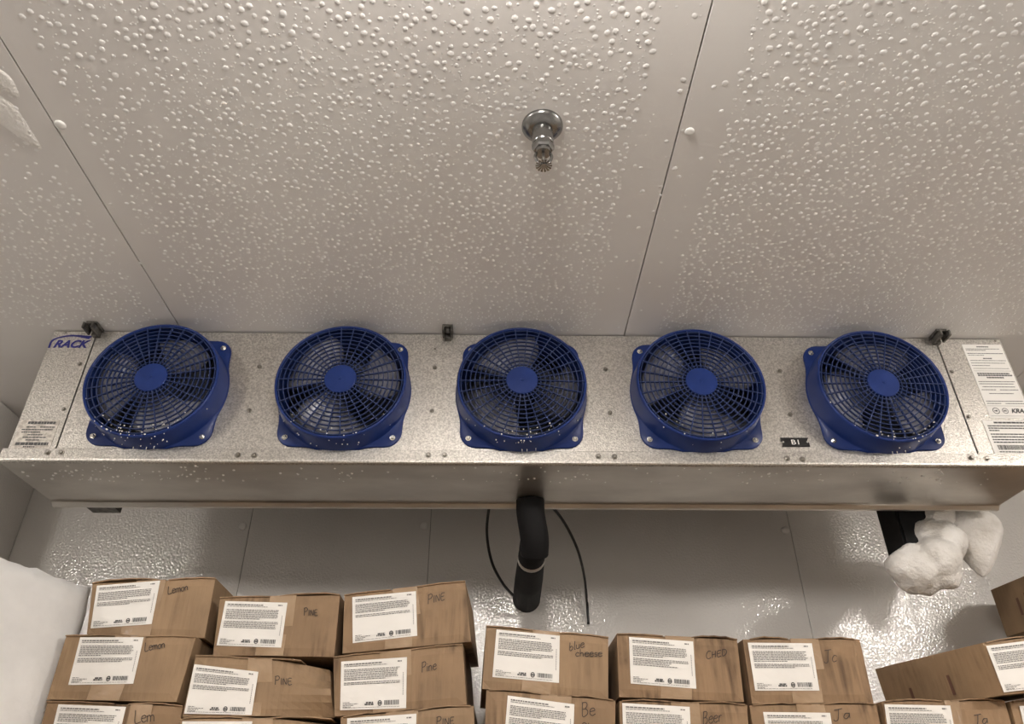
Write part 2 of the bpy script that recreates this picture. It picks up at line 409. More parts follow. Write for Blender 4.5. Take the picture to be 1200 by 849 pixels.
for k, cx in enumerate(FANX):
    f = link('fan', SH, unit, Vector((cx, D, FZ)) - UO)
    link('grille', GR, f); link('hub_cap', HUB, f); link('motor', MOT, f)
    for b in range(3): link('fan_blade', BLD, f, (0, 0, 0), (0, -math.radians(ROT[k] + 120 * b), 0))
    for sx in (-1, 1):
        for sz in (-1, 1):
            link('bolt', BOLT, f, (sx * 0.1345, -0.006, sz * 0.1325), (0, random.uniform(0, 1), 0))
    bm = bmesh.new()
    for i in range(FROST[k]):
        w = random.gauss(0, 0.45); r = random.choice((0.162, 0.1665, 0.155, 0.148, 0.168, 0.140))
        a = -PI / 2 + w
        y = GP - 0.004 if r < 0.163 else random.uniform(-0.068, -0.02)
        r2 = 0.169 if r > 0.163 and y > -0.05 else r
        rad = random.uniform(0.0008, 0.0021)
        blob(bm, (r2 * math.cos(a), y, r2 * math.sin(a)), rad, (1, 1, 1.2))
    if k in (0, 2, 4):
        for x in ((-0.02, 0.012, 0.03) if k == 0 else (0.0, 0.012, 0.034)):
            zz = -math.sqrt(0.168 ** 2 - x * x)
            lathe(bm, [(0.0003, -0.008), (0.0009, -0.004), (0.0016, 0.002)], 8, 'z', (x, -0.02, zz))
    fr = obj('frost', bm, 'snow', f, True); fr['kind'] = 'stuff'; fr['label'] = 'white frost crumbs on the lower rim'

# --- face screws, brackets, nameplate, decals
for u, v in ((304, 430), (292, 481.5), (509.5, 431), (506, 482), (709.6, 433), (714.8, 484), (914, 435), (926, 486), (93.8, 427), (75, 480), (1115, 436), (1135, 489)):
    p = onY(u, v, D - 0.001); link('screw', SCR, unit, Vector((p.x, D - 0.001, p.z)) - UO, (0, random.random(), 0))
for u, v in ((56, 531), (72, 531), (279, 534), (298, 534.5), (502, 534), (521, 534), (701, 535.5), (720, 536), (922, 538), (940, 539), (1138, 537.5), (1156, 538)):
    p = onY(u, v, D - 0.0085); o = link('screw', SCR, unit, Vector((p.x, D - 0.0085, p.z)) - UO, (0, random.random(), 0)); o.scale = (1.25, 1.4, 1.25)
for u, v in ((78, 388.5), (1166, 400), (510, 409)):
    p = onY(u, v, D - 0.001); o = link('screw', SCR, unit, Vector((p.x, D - 0.001, min(p.z, TOP - 0.006))) - UO); o.scale = (0.5, 0.6, 0.5)
# hanger brackets at the ceiling
def bracket(X, skew):
    bm = bmesh.new()
    w = 0.014
    box(bm, X - w, X + w, D - 0.045, D - 0.0005, TOP - 0.004, TOP + 0.0032)
    box(bm, X - w + skew, X - w + 0.005 + skew, D - 0.050, D - 0.012, TOP - 0.020, TOP - 0.003)
    box(bm, X + w - 0.005 + skew, X + w + skew, D - 0.050, D - 0.012, TOP - 0.020, TOP - 0.003)
    box(bm, X - 0.009, X + 0.009, D - 0.014, D - 0.0005, TOP - 0.022, TOP - 0.003)
    o = L(obj('hanger_bracket', bm, 'bracket'))
    bm = bmesh.new(); lathe(bm, [(0.0075, 0.0), (0.0075, -0.007), (0.005, -0.009)], 6, 'z', (X, D - 0.028, TOP - 0.004))
    bmesh.ops.recalc_face_normals(bm, faces=bm.faces)
    b = obj('nut', bm, 'bracket', o)
bracket(-1.083, -0.005); bracket(-0.133, 0.0); bracket(1.217, 0.005)
# rear hanger foot under the pan
p0, p1 = onZ(95, 596, ZB - 0.0145), onZ(128, 596, ZB - 0.0145)
L(bx('rear_bracket', p0.x, p1.x, 1.966, 2.02, zb - 0.003, zb + 0.02, 'bracket'))

FRONT = lambda u, v, off=0.0025: (lambda p: Vector((p.x, D - off, p.z)))(onY(u, v, D))
XZ = Matrix(((1, 0, 0, 0), (0, 0, -1, 0), (0, 1, 0, 0), (0, 0, 0, 1)))     # text plane facing -Y
# nameplate
c = FRONT(931.5, 519)
bm = bmesh.new(); w, h = 0.0355, 0.0125
pts = [(-w, h), (w, h), (w - 0.004, 0.004), (w, -0.002), (w, -h), (-w, -h), (-w + 0.004, -0.002), (-w, 0.004)]
loft(bm, [[(c.x + x, D - 0.0005, c.z + z) for x, z in pts], [(c.x + x, D - 0.003, c.z + z) for x, z in pts]], True, True)
bmesh.ops.recalc_face_normals(bm, faces=bm.faces)
npl = L(obj('nameplate', bm, 'plate')); npl['label'] = 'small black nameplate reading B1'
text_mesh('B1', 0.019, 'paper', 'lettering', npl, Matrix.Translation((c.x + 0.001, D - 0.0034, c.z - 0.0066)) @ XZ, align='CENTER', sx=1.25)
for s in (-1, 1):
    bm = bmesh.new(); lathe(bm, [(0.003, 0), (0.003, -0.001), (0.0015, -0.002)], 8, 'y', (c.x + s * (w - 0.0045), D - 0.003, c.z))
    bmesh.ops.recalc_face_normals(bm, faces=bm.faces); obj('rivet', bm, 'bright', npl)

# print made of small flat dashes on a plane given by a function of (s, t) in 0..1
def quad_bm(bm, P, s0, s1, t0, t1):
    vs = [bm.verts.new(P(s, t)) for s, t in ((s0, t0), (s1, t0), (s1, t1), (s0, t1))]
    bm.faces.new(vs)
def words(bm, P, s0, s1, t, h, rnd, fill=1.0, wmin=0.012, wmax=0.055):
    s = s0; end = s0 + (s1 - s0) * fill
    while s < end:
        w = rnd.uniform(wmin, wmax); e = min(s + w, end)
        quad_bm(bm, P, s, e, t - h / 2, t + h / 2); s = e + 0.008
def barcode(bm, P, s0, s1, t0, t1, rnd):
    s = s0
    while s < s1:
        w = rnd.uniform(0.004, 0.016); quad_bm(bm, P, s, min(s + w, s1), t0, t1); s += w + rnd.uniform(0.004, 0.010)
def fix(bm):                              # all print faces toward -Y
    bm.normal_update()
    for f in bm.faces:
        if f.normal.y > 0: f.normal_flip()
def bil(q):
    TL, TR, BR, BL = [Vector(a) for a in q]
    return lambda s, t, o=0.0: ((TL * (1 - s) + TR * s) * (1 - t) + (BL * (1 - s) + BR * s) * t) + Vector((0, -o, 0))
rnd = random.Random(5)
# right end: two white data labels
x0 = FRONT(1126.5, 404.5); x1 = FRONT(1160, 491)
lx0 = (x0.x + x1.x) / 2; lx1 = XR - 0.006; z1, z0 = x0.z, x1.z
yl = D - 0.003
lab = L(bx('data_label', lx0, lx1, yl, D - 0.0016, z0, z1, 'paper')); lab['label'] = 'tall white data label with printed warnings'
P = lambda s, t: Vector((lx0 + (lx1 - lx0) * s, yl - 0.0004, z1 + (z0 - z1) * t))
bm = bmesh.new()
for t, a, b, h in ((0.035, .35, .65, .014), (0.065, .05, .9, .008), (0.085, .05, .55, .008), (0.13, .05, .95, .010), (0.155, .05, .45, .007), (0.20, .4, .62, .015), (0.23, .05, .95, .008), (0.265, .05, .9, .008), (0.30, .05, .5, .008), (0.34, .05, .95, .006)):
    words(bm, P, a, b, t, h, rnd)
for t, a, b in ((0.41, .1, .9), (0.435, .1, .95), (0.465, .3, .72)): words(bm, P, a, b, t, .018, rnd, 1, .03, .07)
for t, a, b in ((0.52, .05, .95), (0.55, .05, .9), (0.59, .1, .9), (0.63, .05, .4), (0.63, .5, .95), (0.68, .2, .8), (0.78, .05, .95), (0.81, .05, .4), (0.81, .5, .95)): words(bm, P, a, b, t, .009, rnd, 1, .02, .08)
quad_bm(bm, P, 0.03, 0.97, 0.84, 0.843); quad_bm(bm, P, 0.03, 0.97, 0.372, 0.375); quad_bm(bm, P, 0.03, 0.97, 0.97, 0.973)
for cx, cz, rr in ((0.2, .905, .085), (0.42, .905, .075)):
    for i in range(18):
        a, b = 2 * PI * i / 18, 2 * PI * (i + 1) / 18; asp = (lx1 - lx0) / (z1 - z0)
        vs = [bm.verts.new(P(cx + r * math.cos(q), cz + r * math.sin(q) * asp)) for r, q in ((rr, a), (rr, b), (rr * .8, b), (rr * .8, a))]; bm.faces.new(vs)
    words(bm, P, cx - .04, cx + .04, .905, .02, rnd)
fix(bm); obj('print', bm, 'ink', lab)['kind'] = 'stuff'
text_mesh('KRACK', 0.017, 'ink', 'lettering', lab, Matrix.Translation((lx0 + (lx1 - lx0) * .56, yl - 0.0005, z1 + (z0 - z1) * .93)) @ XZ, shear=0.3, bold=0.0006, sx=1.0)
a0 = FRONT(1150, 493.5); a1 = FRONT(1166, 535); mx0 = (a0.x + a1.x) / 2; mz1, mz0 = a0.z, max(a1.z, ZLOW + 0.015)
lab2 = L(bx('serial_label', mx0, XR - 0.002, yl - 0.0003, D - 0.0016, mz0, mz1, 'paper')); lab2['label'] = 'white serial label with a barcode'
P2 = lambda s, t: Vector((mx0 + (XR - 0.002 - mx0) * s, yl - 0.0008, mz1 + (mz0 - mz1) * t))
bm = bmesh.new()
words(bm, P2, .2, .8, .07, .05, rnd, 1, .05, .1)
for t, b in ((.17, .95), (.24, .9), (.31, .25), (.42, .8), (.50, .9), (.58, .85), (.66, .7)): words(bm, P2, .06, b, t, .035, rnd, 1, .03, .08)
barcode(bm, P2, .1, .95, .74, .88, rnd); words(bm, P2, .1, .9, .94, .03, rnd)
fix(bm); obj('print', bm, 'ink', lab2)['kind'] = 'stuff'
# left end: logo and dusty sticker
q = [FRONT(26, 493, 0.0018), FRONT(71, 493, 0.0018), FRONT(60, 527, 0.0018), FRONT(14, 527, 0.0018)]
sx0, sx1 = max(q[0].x, XL + 0.004), q[1].x; sz1, sz0 = q[0].z, q[2].z
st = L(bx('rating_sticker', sx0, sx1, D - 0.0027, D - 0.0016, sz0, sz1, 'paper_dirty')); st['label'] = 'worn silver rating sticker with faded print'
P3 = lambda s, t: Vector((sx0 + (sx1 - sx0) * s, D - 0.0031, sz1 + (sz0 - sz1) * t))
bm = bmesh.new(); words(bm, P3, .2, .92, .10, .09, rnd, 1, .05, .12)
for t, a, b in ((.25, .2, .45), (.25, .55, .95), (.34, .1, .9), (.43, .12, .6), (.52, .3, .7), (.61, .2, .8), (.70, .3, .65)): words(bm, P3, a, b, t, .04, rnd, 1, .04, .1)
words(bm, P3, .08, .92, .83, .10, rnd, 1, .06, .14); words(bm, P3, .3, .6, .93, .05, rnd)
fix(bm); obj('print', bm, 'ink', st)['kind'] = 'stuff'
# logo
la, lb = FRONT(61, 407.5, 0.0017), FRONT(103, 407.5, 0.0017)
logo = L(text_mesh('RACK', 0.0325, 'navy', 'logo', None, Matrix.Translation((la.x + 0.003, D - 0.0022, la.z - 0.0005)) @ XZ, shear=0.28, bold=0.0011, sx=1.02))
logo['label'] = 'navy KRACK logo with a swoosh'
bm = bmesh.new()                         # swoosh: tapered arc over the word
A = [FRONT(56.5, 408.5, .0024), FRONT(60.5, 400, .0024), FRONT(70, 395.6, .0024), FRONT(86, 393.2, .0024), FRONT(109, 394.6, .0024)]
B = [FRONT(59, 408.5, .0024), FRONT(62.5, 400.8, .0024), FRONT(71, 396.9, .0024), FRONT(87, 395.2, .0024), FRONT(104.5, 398.2, .0024)]
A, B = spline(A, 6), spline(B, 6)
ra = [bm.verts.new(p) for p in A]; rb = [bm.verts.new(p) for p in B]
for i in range(len(A) - 1): bm.faces.new((ra[i], rb[i], rb[i + 1], ra[i + 1]))
fix(bm); obj('swoosh', bm, 'navy', logo)

# drops hanging under the pan
bm = bmesh.new(); r2 = random.Random(3)
def drop(bm, c, r, h=0.6, n=7):
    prof = [(1.0, 0.0), (0.80, 0.6), (0.35, 0.94)]
    rows = [[bm.verts.new((c[0] + r * k * math.cos(2 * PI * i / n), c[1] + r * k * math.sin(2 * PI * i / n), c[2] - r * h * z)) for i in range(n)] for k, z in prof]
    t = bm.verts.new((c[0], c[1], c[2] - r * h))
    for a, b in zip(rows, rows[1:]):
        for i in range(n): bm.faces.new((a[i], a[(i + 1) % n], b[(i + 1) % n], b[i]))
    for i in range(n): bm.faces.new((rows[-1][i], rows[-1][(i + 1) % n], t))
for cx, w, cnt in ((-1.0, 0.12, 45), (-0.80, 0.12, 40), (-0.42, 0.06, 14), (-0.1, 0.2, 10), (0.12, 0.12, 14), (0.8, 0.25, 40), (1.22, 0.08, 16), (0.4, 0.3, 12)):
    for i in range(cnt):
        drop(bm, (min(max(r2.gauss(cx, w), XL + .02), XR - .02), r2.uniform(D + 0.012, D + 0.11), zb), r2.uniform(0.0018, 0.0042), 0.7)
bmesh.ops.recalc_face_normals(bm, faces=bm.faces)
dr = L(obj('frozen_drops', bm, 'ice', None, True)); dr['kind'] = 'stuff'; dr['label'] = 'small frozen drops under the drain pan'

# ================================================================== SPRINKLER
p = onZ(635.5, 149, ZC - 0.004)
sp = empty('sprinkler_head', (p.x, p.y, Zc)); tag(sp, 'chrome pendent sprinkler head with round escutcheon on the ceiling', 'sprinkler')
bm = bmesh.new(); lathe(bm, [(0.040, -0.0003), (0.040, -0.004), (0.037, -0.008), (0.029, -0.014), (0.023, -0.017), (0.020, -0.017)], 40); bmesh.ops.recalc_face_normals(bm, faces=bm.faces)
obj('escutcheon', bm, 'chrome', sp, True)
bm = bmesh.new(); lathe(bm, [(0.0205, -0.012), (0.0205, -0.052), (0.0195, -0.054)], 32); bmesh.ops.recalc_face_normals(bm, faces=bm.faces)
obj('collar', bm, 'chrome', sp, False)
bm = bmesh.new(); lathe(bm, [(0.0215, -0.054), (0.0215, -0.066), (0.018, -0.070)], 6); lathe(bm, [(0.015, -0.070), (0.014, -0.078)], 20); bmesh.ops.recalc_face_normals(bm, faces=bm.faces)
obj('hex_body', bm, 'chrome', sp)
for s in (-1, 1):
    bm = bmesh.new(); tube(bm, spline([(s * 0.013, 0, -0.076), (s * 0.0155, 0, -0.088), (s * 0.011, 0, -0.100), (s * 0.003, 0, -0.108)], 5), 0.0030, 8)
    bmesh.ops.recalc_face_normals(bm, faces=bm.faces); obj('frame_arm', bm, 'chrome', sp, True)
bm = bmesh.new(); lathe(bm, [(0.0028, -0.078), (0.0028, -0.104)], 12); bmesh.ops.recalc_face_normals(bm, faces=bm.faces)
obj('glass_bulb', bm, 'bracket', sp, True)
bm = bmesh.new(); lathe(bm, [(0.006, -0.104), (0.006, -0.112)], 12)
for i in range(14):
    a = 2 * PI * i / 14; c_, s_ = math.cos(a), math.sin(a)
    vs = []
    for r, w in ((0.004, 0.0010), (0.0155, 0.0022)):
        for k in (-1, 1):
            for z in (-0.1085, -0.1095): vs.append(bm.verts.new((r * c_ - k * w * s_, r * s_ + k * w * c_, z - (r > 0.01) * 0.0015)))
    for q_ in ((0, 1, 3, 2), (4, 6, 7, 5), (0, 4, 5, 1), (2, 3, 7, 6), (0, 2, 6, 4), (1, 5, 7, 3)): bm.faces.new([vs[i2] for i2 in q_])
bmesh.ops.recalc_face_normals(bm, faces=bm.faces)
obj('deflector', bm, 'chrome', sp)

# ================================================================== DRAIN PIPE, CABLES
dp = empty('drain_pipe', (0.095, 2.0, zb)); tag(dp, 'black insulated drain pipe bending from pan to wall', 'pipe'); DO = Vector(dp.location)
def LD(o, par, off): o.parent = par; o.matrix_parent_inverse = Matrix.Translation(-off); return o
e1 = onY(625, 662, 2.03); e2 = onY(617, 702, WALL - 0.002)
bm = bmesh.new()
cz = zb - 0.002
p_top = Vector((onZ(622, 580, ZB).x, onZ(622, 580, ZB).y + 0.036, cz))
pts = spline([p_top + Vector((0, 0, 0.0)), p_top + Vector((0.001, 0.004, -0.04)), Vector((e1.x, p_top.y + 0.03, e1.z + 0.045)), Vector((e1.x, p_top.y + 0.06, e1.z + 0.012))], 8)
tube(bm, pts, 0.0385, 24); bmesh.ops.recalc_face_normals(bm, faces=bm.faces)
LD(obj('insulated_elbow', bm, 'rubber', None, True), dp, DO)
q0 = Vector((e1.x - 0.004, p_top.y + 0.035, e1.z + 0.03)); q1 = Vector((e2.x, WALL - 0.001, e2.z))
bm = bmesh.new(); tube(bm, [q0.lerp(q1, t) for t in (0, 0.3, 0.6, 1)], [0.036, 0.0385, 0.042, 0.044], 24); bmesh.ops.recalc_face_normals(bm, faces=bm.faces)
LD(obj('wall_pipe', bm, 'rubber', None, True), dp, DO)
bm = bmesh.new(); tube(bm, [q0.lerp(q1, t) for t in (0.20, 0.222, 0.24)], [0.0385, 0.0400, 0.0390], 24); bmesh.ops.recalc_face_normals(bm, faces=bm.faces)
LD(obj('clamp_band', bm, 'galv_pan', None, True), dp, DO)

def cable(px, label):
    bm = bmesh.new(); P = spline(px, 8); tube(bm, P, 0.0042, 8); bmesh.ops.recalc_face_normals(bm, faces=bm.faces)
    o = obj('heater_cable', bm, 'cable', None, True); tag(o, label, 'cable', None); return o
Yk = 2.10
cable([onY(575, 582, 2.0), onY(570.5, 622, 2.05), onY(576, 658, 2.12), onY(589, 684, 2.2), onY(601, 698, 2.27)], 'thin black cable looping from pan into the left of the drain pipe')
cb = cable([onY(632, 588, 1.985), onY(646, 594, 2.0), onY(662, 614, 2.08), onY(677, 645, 2.18), onY(685, 678, 2.3), onY(688, 708, WALL - 0.02), onY(689.5, 732, WALL - 0.012)], 'thin black cable hanging free right of the drain pipe')
a = onY(687, 695, WALL - 0.035)
bm = bmesh.new(); box(bm, a.x + 0.0035, a.x + 0.0105, a.y - 0.001, a.y, a.z - 0.03, a.z + 0.022); ob = obj('paper_tag', bm, 'tag', cb)

# ================================================================== FROSTED SUCTION LINE AND ICE
sl = empty('suction_line', (1.15, 2.02, zb)); tag(sl, 'square black insulated refrigerant line below evaporator end, half buried in frost', 'pipe'); SO = Vector(sl.location)
A0, A1 = onZ(1030, 598, ZB - 0.0), onZ(1075, 598, ZB)
bm = bmesh.new()
yb = 2.02; pw = 0.10
B0 = onY(1041, 650, yb)
xA = onY(1030, 600, yb + 0.09).x
loft(bm, [[(xA + dx, yb + dy, z) for dx, dy in ((0, 0), (pw, 0), (pw, 0.11), (0, 0.11))] for z in (zb + 0.15, zb - 0.06, B0.z - 0.005)], True, True)
bmesh.ops.bevel(bm, geom=list(bm.edges), offset=0.006, segments=2, affect='EDGES'); bmesh.ops.recalc_face_normals(bm, faces=bm.faces)
LD(obj('insulation', bm, 'rubber'), sl, SO)

def ice_mesh(name, balls, amp, seed, label, group, voxel=0.006):
    bm = bmesh.new()
    for c, r in balls:
        g = bmesh.ops.create_icosphere(bm, subdivisions=3, radius=1.0)
        rr = r if isinstance(r, tuple) else (r, r, r)
        for v in g['verts']: v.co = Vector((c[0] + v.co.x * rr[0], c[1] + v.co.y * rr[1], c[2] + v.co.z * rr[2]))
    me = bpy.data.meshes.new(name); bm.to_mesh(me); bm.free()
    t = bpy.data.objects.new(name, me); COL.objects.link(t)
    md = t.modifiers.new('r', 'REMESH'); md.mode = 'VOXEL'; md.voxel_size = voxel; md.use_smooth_shade = True
    ms = t.modifiers.new('s', 'SMOOTH'); ms.factor = 0.7; ms.iterations = 4
    bpy.context.view_layer.update()
    me2 = bpy.data.meshes.new_from_object(t.evaluated_get(bpy.context.evaluated_depsgraph_get()))
    bpy.data.objects.remove(t)
    s = Vector((seed, seed * 2, 0))
    me2.calc_loop_triangles()
    nr = [Vector(v.normal) for v in me2.vertices]
    for v, nn in zip(me2.vertices, nr):
        k = amp * (noise.noise(v.co * 14 + s) + 0.5 * noise.noise(v.co * 38 + s) + 0.25 * noise.noise(v.co * 110 + s))
        v.co += nn * k
    me2.materials.clear(); me2.materials.append(MT['snow'])
    me2.polygons.foreach_set('use_smooth', [True] * len(me2.polygons))
    o = bpy.data.objects.new(name, me2); COL.objects.link(o); tag(o, label, 'ice', group); return o
yy = 2.045
def B(u, v, r, Y=yy): return (onY(u, v, Y), r)
il = ice_mesh('frost_lump', [B(1098, 657, 0.066, 2.0), B(1072, 668, 0.062, 2.01), B(1058, 664, 0.042, 2.0), B(1106, 636, 0.060, 2.03), B(1108, 672, 0.044, 2.0), B(1085, 682, 0.036, 2.02), B(1095, 606, (0.055, 0.06, 0.05), 2.05), B(1088, 630, 0.052, 2.04), B(1068, 648, 0.03, 2.0)],
         0.008, 4, 'rounded snowy frost lump grown around the black refrigerant line', None)
del il['category']; LD(il, sl, SO)
tip = onY(1150, 673, 2.06); tc = onY(1132, 604, 2.06)
balls = []
for t in np.linspace(0, 1, 14):
    c = Vector((tc.x, 2.06, zb - 0.028)).lerp(tip, t); r = 0.080 * (1 - t) ** 0.75 + 0.004
    c.x += 0.006 * math.sin(t * 3)
    balls.append((c, (r, r * 0.8, r * 0.7 + 0.01)))
ice_mesh('ice_cone', balls, 0.004, 9, 'smooth pointed cone of white ice hanging under the drain pan', None, 0.005)

# ================================================================== CEILING DROPS AND WHITE PATCHES
def drops_mesh(name, pts, n=7):
    prof = [(1.0, 0.0), (0.83, 0.55), (0.42, 0.90), (0.0, 1.0)]
    k = len(pts); a = np.arange(n) * 2 * PI / n
    ring_ = np.concatenate([np.stack([r * np.cos(a), r * np.sin(a), -z * np.ones(n)], 1) for r, z in prof[:3]] + [np.array([[0, 0, -1.0]])])
    nv = len(ring_)
    P_ = np.array(pts)                           # x, y, r, h, stretch, ang
    V = ring_[None, :, :] * np.stack([P_[:, 2] * P_[:, 4], P_[:, 2], P_[:, 3]], 1)[:, None, :]
    ca, sa = np.cos(P_[:, 5])[:, None], np.sin(P_[:, 5])[:, None]
    X = V[:, :, 0] * ca - V[:, :, 1] * sa; Y = V[:, :, 0] * sa + V[:, :, 1] * ca
    V = np.stack([X + P_[:, 0:1], Y + P_[:, 1:2], V[:, :, 2] + Zc - 0.0001], 2).reshape(-1, 3)
    fa = []
    for j in range(2):
        for i in range(n): fa += [(j * n + i, (j + 1) * n + i, (j + 1) * n + (i + 1) % n), (j * n + i, (j + 1) * n + (i + 1) % n, j * n + (i + 1) % n)]
    for i in range(n): fa.append((2 * n + i, 3 * n, 2 * n + (i + 1) % n))
    fa = np.array(fa)[:, ::-1]
    FA = (fa[None] + (np.arange(k) * nv)[:, None, None]).reshape(-1, 3)
    me = bpy.data.meshes.new(name)
    me.vertices.add(len(V)); me.vertices.foreach_set('co', V.ravel())
    me.loops.add(FA.size); me.loops.foreach_set('vertex_index', FA.ravel().astype(np.int32))
    me.polygons.add(len(FA)); me.polygons.foreach_set('loop_start', np.arange(len(FA), dtype=np.int32) * 3)
    me.polygons.foreach_set('use_smooth', np.ones(len(FA), dtype=bool))
    me.update(calc_edges=True); me.validate()
    me.materials.append(MT['ice'])
    o = bpy.data.objects.new(name, me); COL.objects.link(o); return o
R = random.Random(11)
pts = []; grid = {}; CELL = 0.02
def try_add(x, y, r, gap):
    gx, gy = int(math.floor(x / CELL)), int(math.floor(y / CELL))
    for i in (-1, 0, 1):
        for j in (-1, 0, 1):
            for (a, b, c_) in grid.get((gx + i, gy + j), ()):
                if (a - x) ** 2 + (b - y) ** 2 < (r + c_ + gap) ** 2: return
    grid.setdefault((gx, gy), []).append((x, y, r))
    pts.append((x, y, r, r * R.uniform(0.13, 0.26), R.uniform(0.9, 1.25), R.uniform(0, PI)))
def density(x, y):
    d = 1.0
    near = min(abs(x - s) for s in (-0.8595, 0.3524))
    wid = 0.085 if abs(x - 0.3524) < 0.2 else 0.05
    nz = noise.noise(Vector((x * 2.3, y * 2.3, 0)))
    if near < wid + 0.03 * nz: d *= 0.03
    if x < -0.86:
        d *= 0.22 if y < 1.15 else 0.5
        if x < -1.2 and y < 1.3: d *= 0.5
    elif x < -0.62: d *= 0.45
    d *= 0.95 + 0.35 * nz
    if (x - p.x) ** 2 + (y - p.y) ** 2 < 0.05 ** 2: d = 0
    return d
p = Vector(sp.location)
for i in range(120000):
    x, y = R.uniform(-2.7, 2.5), R.uniform(0.25, 1.67)
    if R.random() > density(x, y): continue
    far = min(max((y - 0.7) / 0.95, 0), 1)
    big = R.random() < 0.6
    r = (R.uniform(0.0042, 0.0066) if big else R.uniform(0.0012, 0.0026)) * (1 - 0.42 * far)
    try_add(x, y, r, 0.0028 * (1 - 0.55 * far) * (1.0 if big else 0.5))
dm = drops_mesh('ice_droplets', pts)
tag(dm, 'countless frozen white condensation drops dotting the ceiling', 'ice', None, 'stuff')

def white_patch(px, h, label):  # thin white patch on the ceiling, thickening toward its centre
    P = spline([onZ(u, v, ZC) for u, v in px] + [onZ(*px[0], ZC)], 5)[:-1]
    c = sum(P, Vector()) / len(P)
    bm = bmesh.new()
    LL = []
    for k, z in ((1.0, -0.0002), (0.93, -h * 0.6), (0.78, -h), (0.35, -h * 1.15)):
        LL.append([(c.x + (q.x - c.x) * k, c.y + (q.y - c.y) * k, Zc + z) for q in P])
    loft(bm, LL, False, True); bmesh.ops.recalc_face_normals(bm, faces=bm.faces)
    tag(obj('white_patch', bm, 'snow', None, True), label, 'ice', 'thin white patches on the ceiling')
white_patch([(-40, 60), (-12, 74), (12, 90), (23, 113), (12, 112), (-14, 97), (-42, 84)], 0.003, 'short thin white patch on the ceiling')
white_patch([(-45, 92), (-18, 104), (4, 114), (20, 128), (36, 152), (49, 175), (26, 163), (0, 145), (-25, 130), (-48, 122)], 0.003, 'long pointed white patch on the ceiling')

# ================================================================== CARDBOARD BOXES
GL = {  # handwriting strokes on a 1-high cell
 'L': (0.55, [[(0.1, 1), (0.05, 0), (0.55, 0.05)]]), 'e': (0.5, [[(0.05, 0.3), (0.42, 0.36), (0.33, 0.55), (0.1, 0.45), (0.06, 0.15), (0.25, 0), (0.48, 0.12)]]),
 'm': (0.7, [[(0.03, 0.5), (0.06, 0)], [(0.06, 0.38), (0.2, 0.52), (0.32, 0.4), (0.32, 0)], [(0.33, 0.38), (0.47, 0.52), (0.6, 0.4), (0.62, 0)]]),
 'o': (0.5, [[(0.25, 0.5), (0.06, 0.35), (0.1, 0.05), (0.3, 0), (0.43, 0.22), (0.36, 0.47), (0.24, 0.5)]]),
 'n': (0.5, [[(0.05, 0.5), (0.07, 0)], [(0.07, 0.35), (0.22, 0.52), (0.36, 0.4), (0.4, 0)]]),
 'P': (0.6, [[(0.12, 1), (0.08, 0)], [(0.05, 0.95), (0.4, 1.0), (0.52, 0.78), (0.38, 0.55), (0.1, 0.5)]]),
 'I': (0.25, [[(0.12, 0.75), (0.1, 0)]]), 'i': (0.22, [[(0.1, 0.5), (0.1, 0)], [(0.11, 0.68), (0.12, 0.74)]]),
 'N': (0.55, [[(0.06, 0), (0.08, 0.72), (0.4, 0.02), (0.44, 0.74)]]),
 'E': (0.5, [[(0.42, 0.74), (0.08, 0.7), (0.08, 0), (0.44, 0.02)], [(0.08, 0.38), (0.36, 0.4)]]),
 'C': (0.55, [[(0.5, 0.85), (0.25, 0.95), (0.06, 0.6), (0.1, 0.15), (0.3, 0), (0.5, 0.12)]]),
 'H': (0.55, [[(0.08, 0.8), (0.07, 0)], [(0.42, 0.8), (0.42, 0)], [(0.07, 0.4), (0.43, 0.42)]]),
 'D': (0.55, [[(0.08, 0.75), (0.08, 0), (0.38, 0.1), (0.48, 0.4), (0.35, 0.7), (0.02, 0.78)]]),
 'B': (0.6, [[(0.1, 1), (0.1, 0), (0.42, 0.08), (0.5, 0.32), (0.36, 0.5), (0.12, 0.5)], [(0.05, 0.98), (0.38, 0.98), (0.44, 0.75), (0.3, 0.52)]]),
 'b': (0.5, [[(0.08, 0.9), (0.06, 0), (0.3, 0.02), (0.4, 0.25), (0.25, 0.45), (0.08, 0.3)]]), 'l': (0.22, [[(0.12, 0.95), (0.08, 0.05), (0.2, 0)]]),
 'u': (0.5, [[(0.06, 0.5), (0.08, 0.08), (0.25, 0), (0.38, 0.12), (0.4, 0.5), (0.42, 0)]]),
 'c': (0.45, [[(0.4, 0.42), (0.22, 0.52), (0.05, 0.28), (0.15, 0.02), (0.4, 0.08)]]),
 'h': (0.5, [[(0.08, 0.95), (0.06, 0)], [(0.06, 0.32), (0.22, 0.5), (0.36, 0.38), (0.38, 0)]]),
 's': (0.4, [[(0.34, 0.48), (0.12, 0.5), (0.1, 0.32), (0.32, 0.22), (0.28, 0.02), (0.05, 0.04)]]),
 'r': (0.4, [[(0.07, 0.5), (0.08, 0)], [(0.08, 0.3), (0.2, 0.5), (0.36, 0.46)]]),
 'J': (0.6, [[(0.05, 0.98), (0.55, 1.0)], [(0.32, 1.0), (0.30, 0.1), (0.12, 0), (0.02, 0.15)]]),
 'a': (0.5, [[(0.38, 0.45), (0.15, 0.5), (0.05, 0.2), (0.2, 0), (0.36, 0.2), (0.38, 0.5), (0.42, 0)]]),
 ' ': (0.35, []),
}
class Face:
    """front plane of a box: Y = y0 + k * (X - xc)"""
    def __init__(s, y0, k, xc): s.y0, s.k, s.xc = y0, k, xc
    def at(s, u, v, off=0.0):
        d = ray(u, v); t = (s.y0 - s.k * s.xc) / (d.y - s.k * d.x)
        q = d * t; nrm = Vector((s.k, -1, 0)).normalized()
        return Vector((q.x, q.y, q.z + CAMZ)) + nrm * off
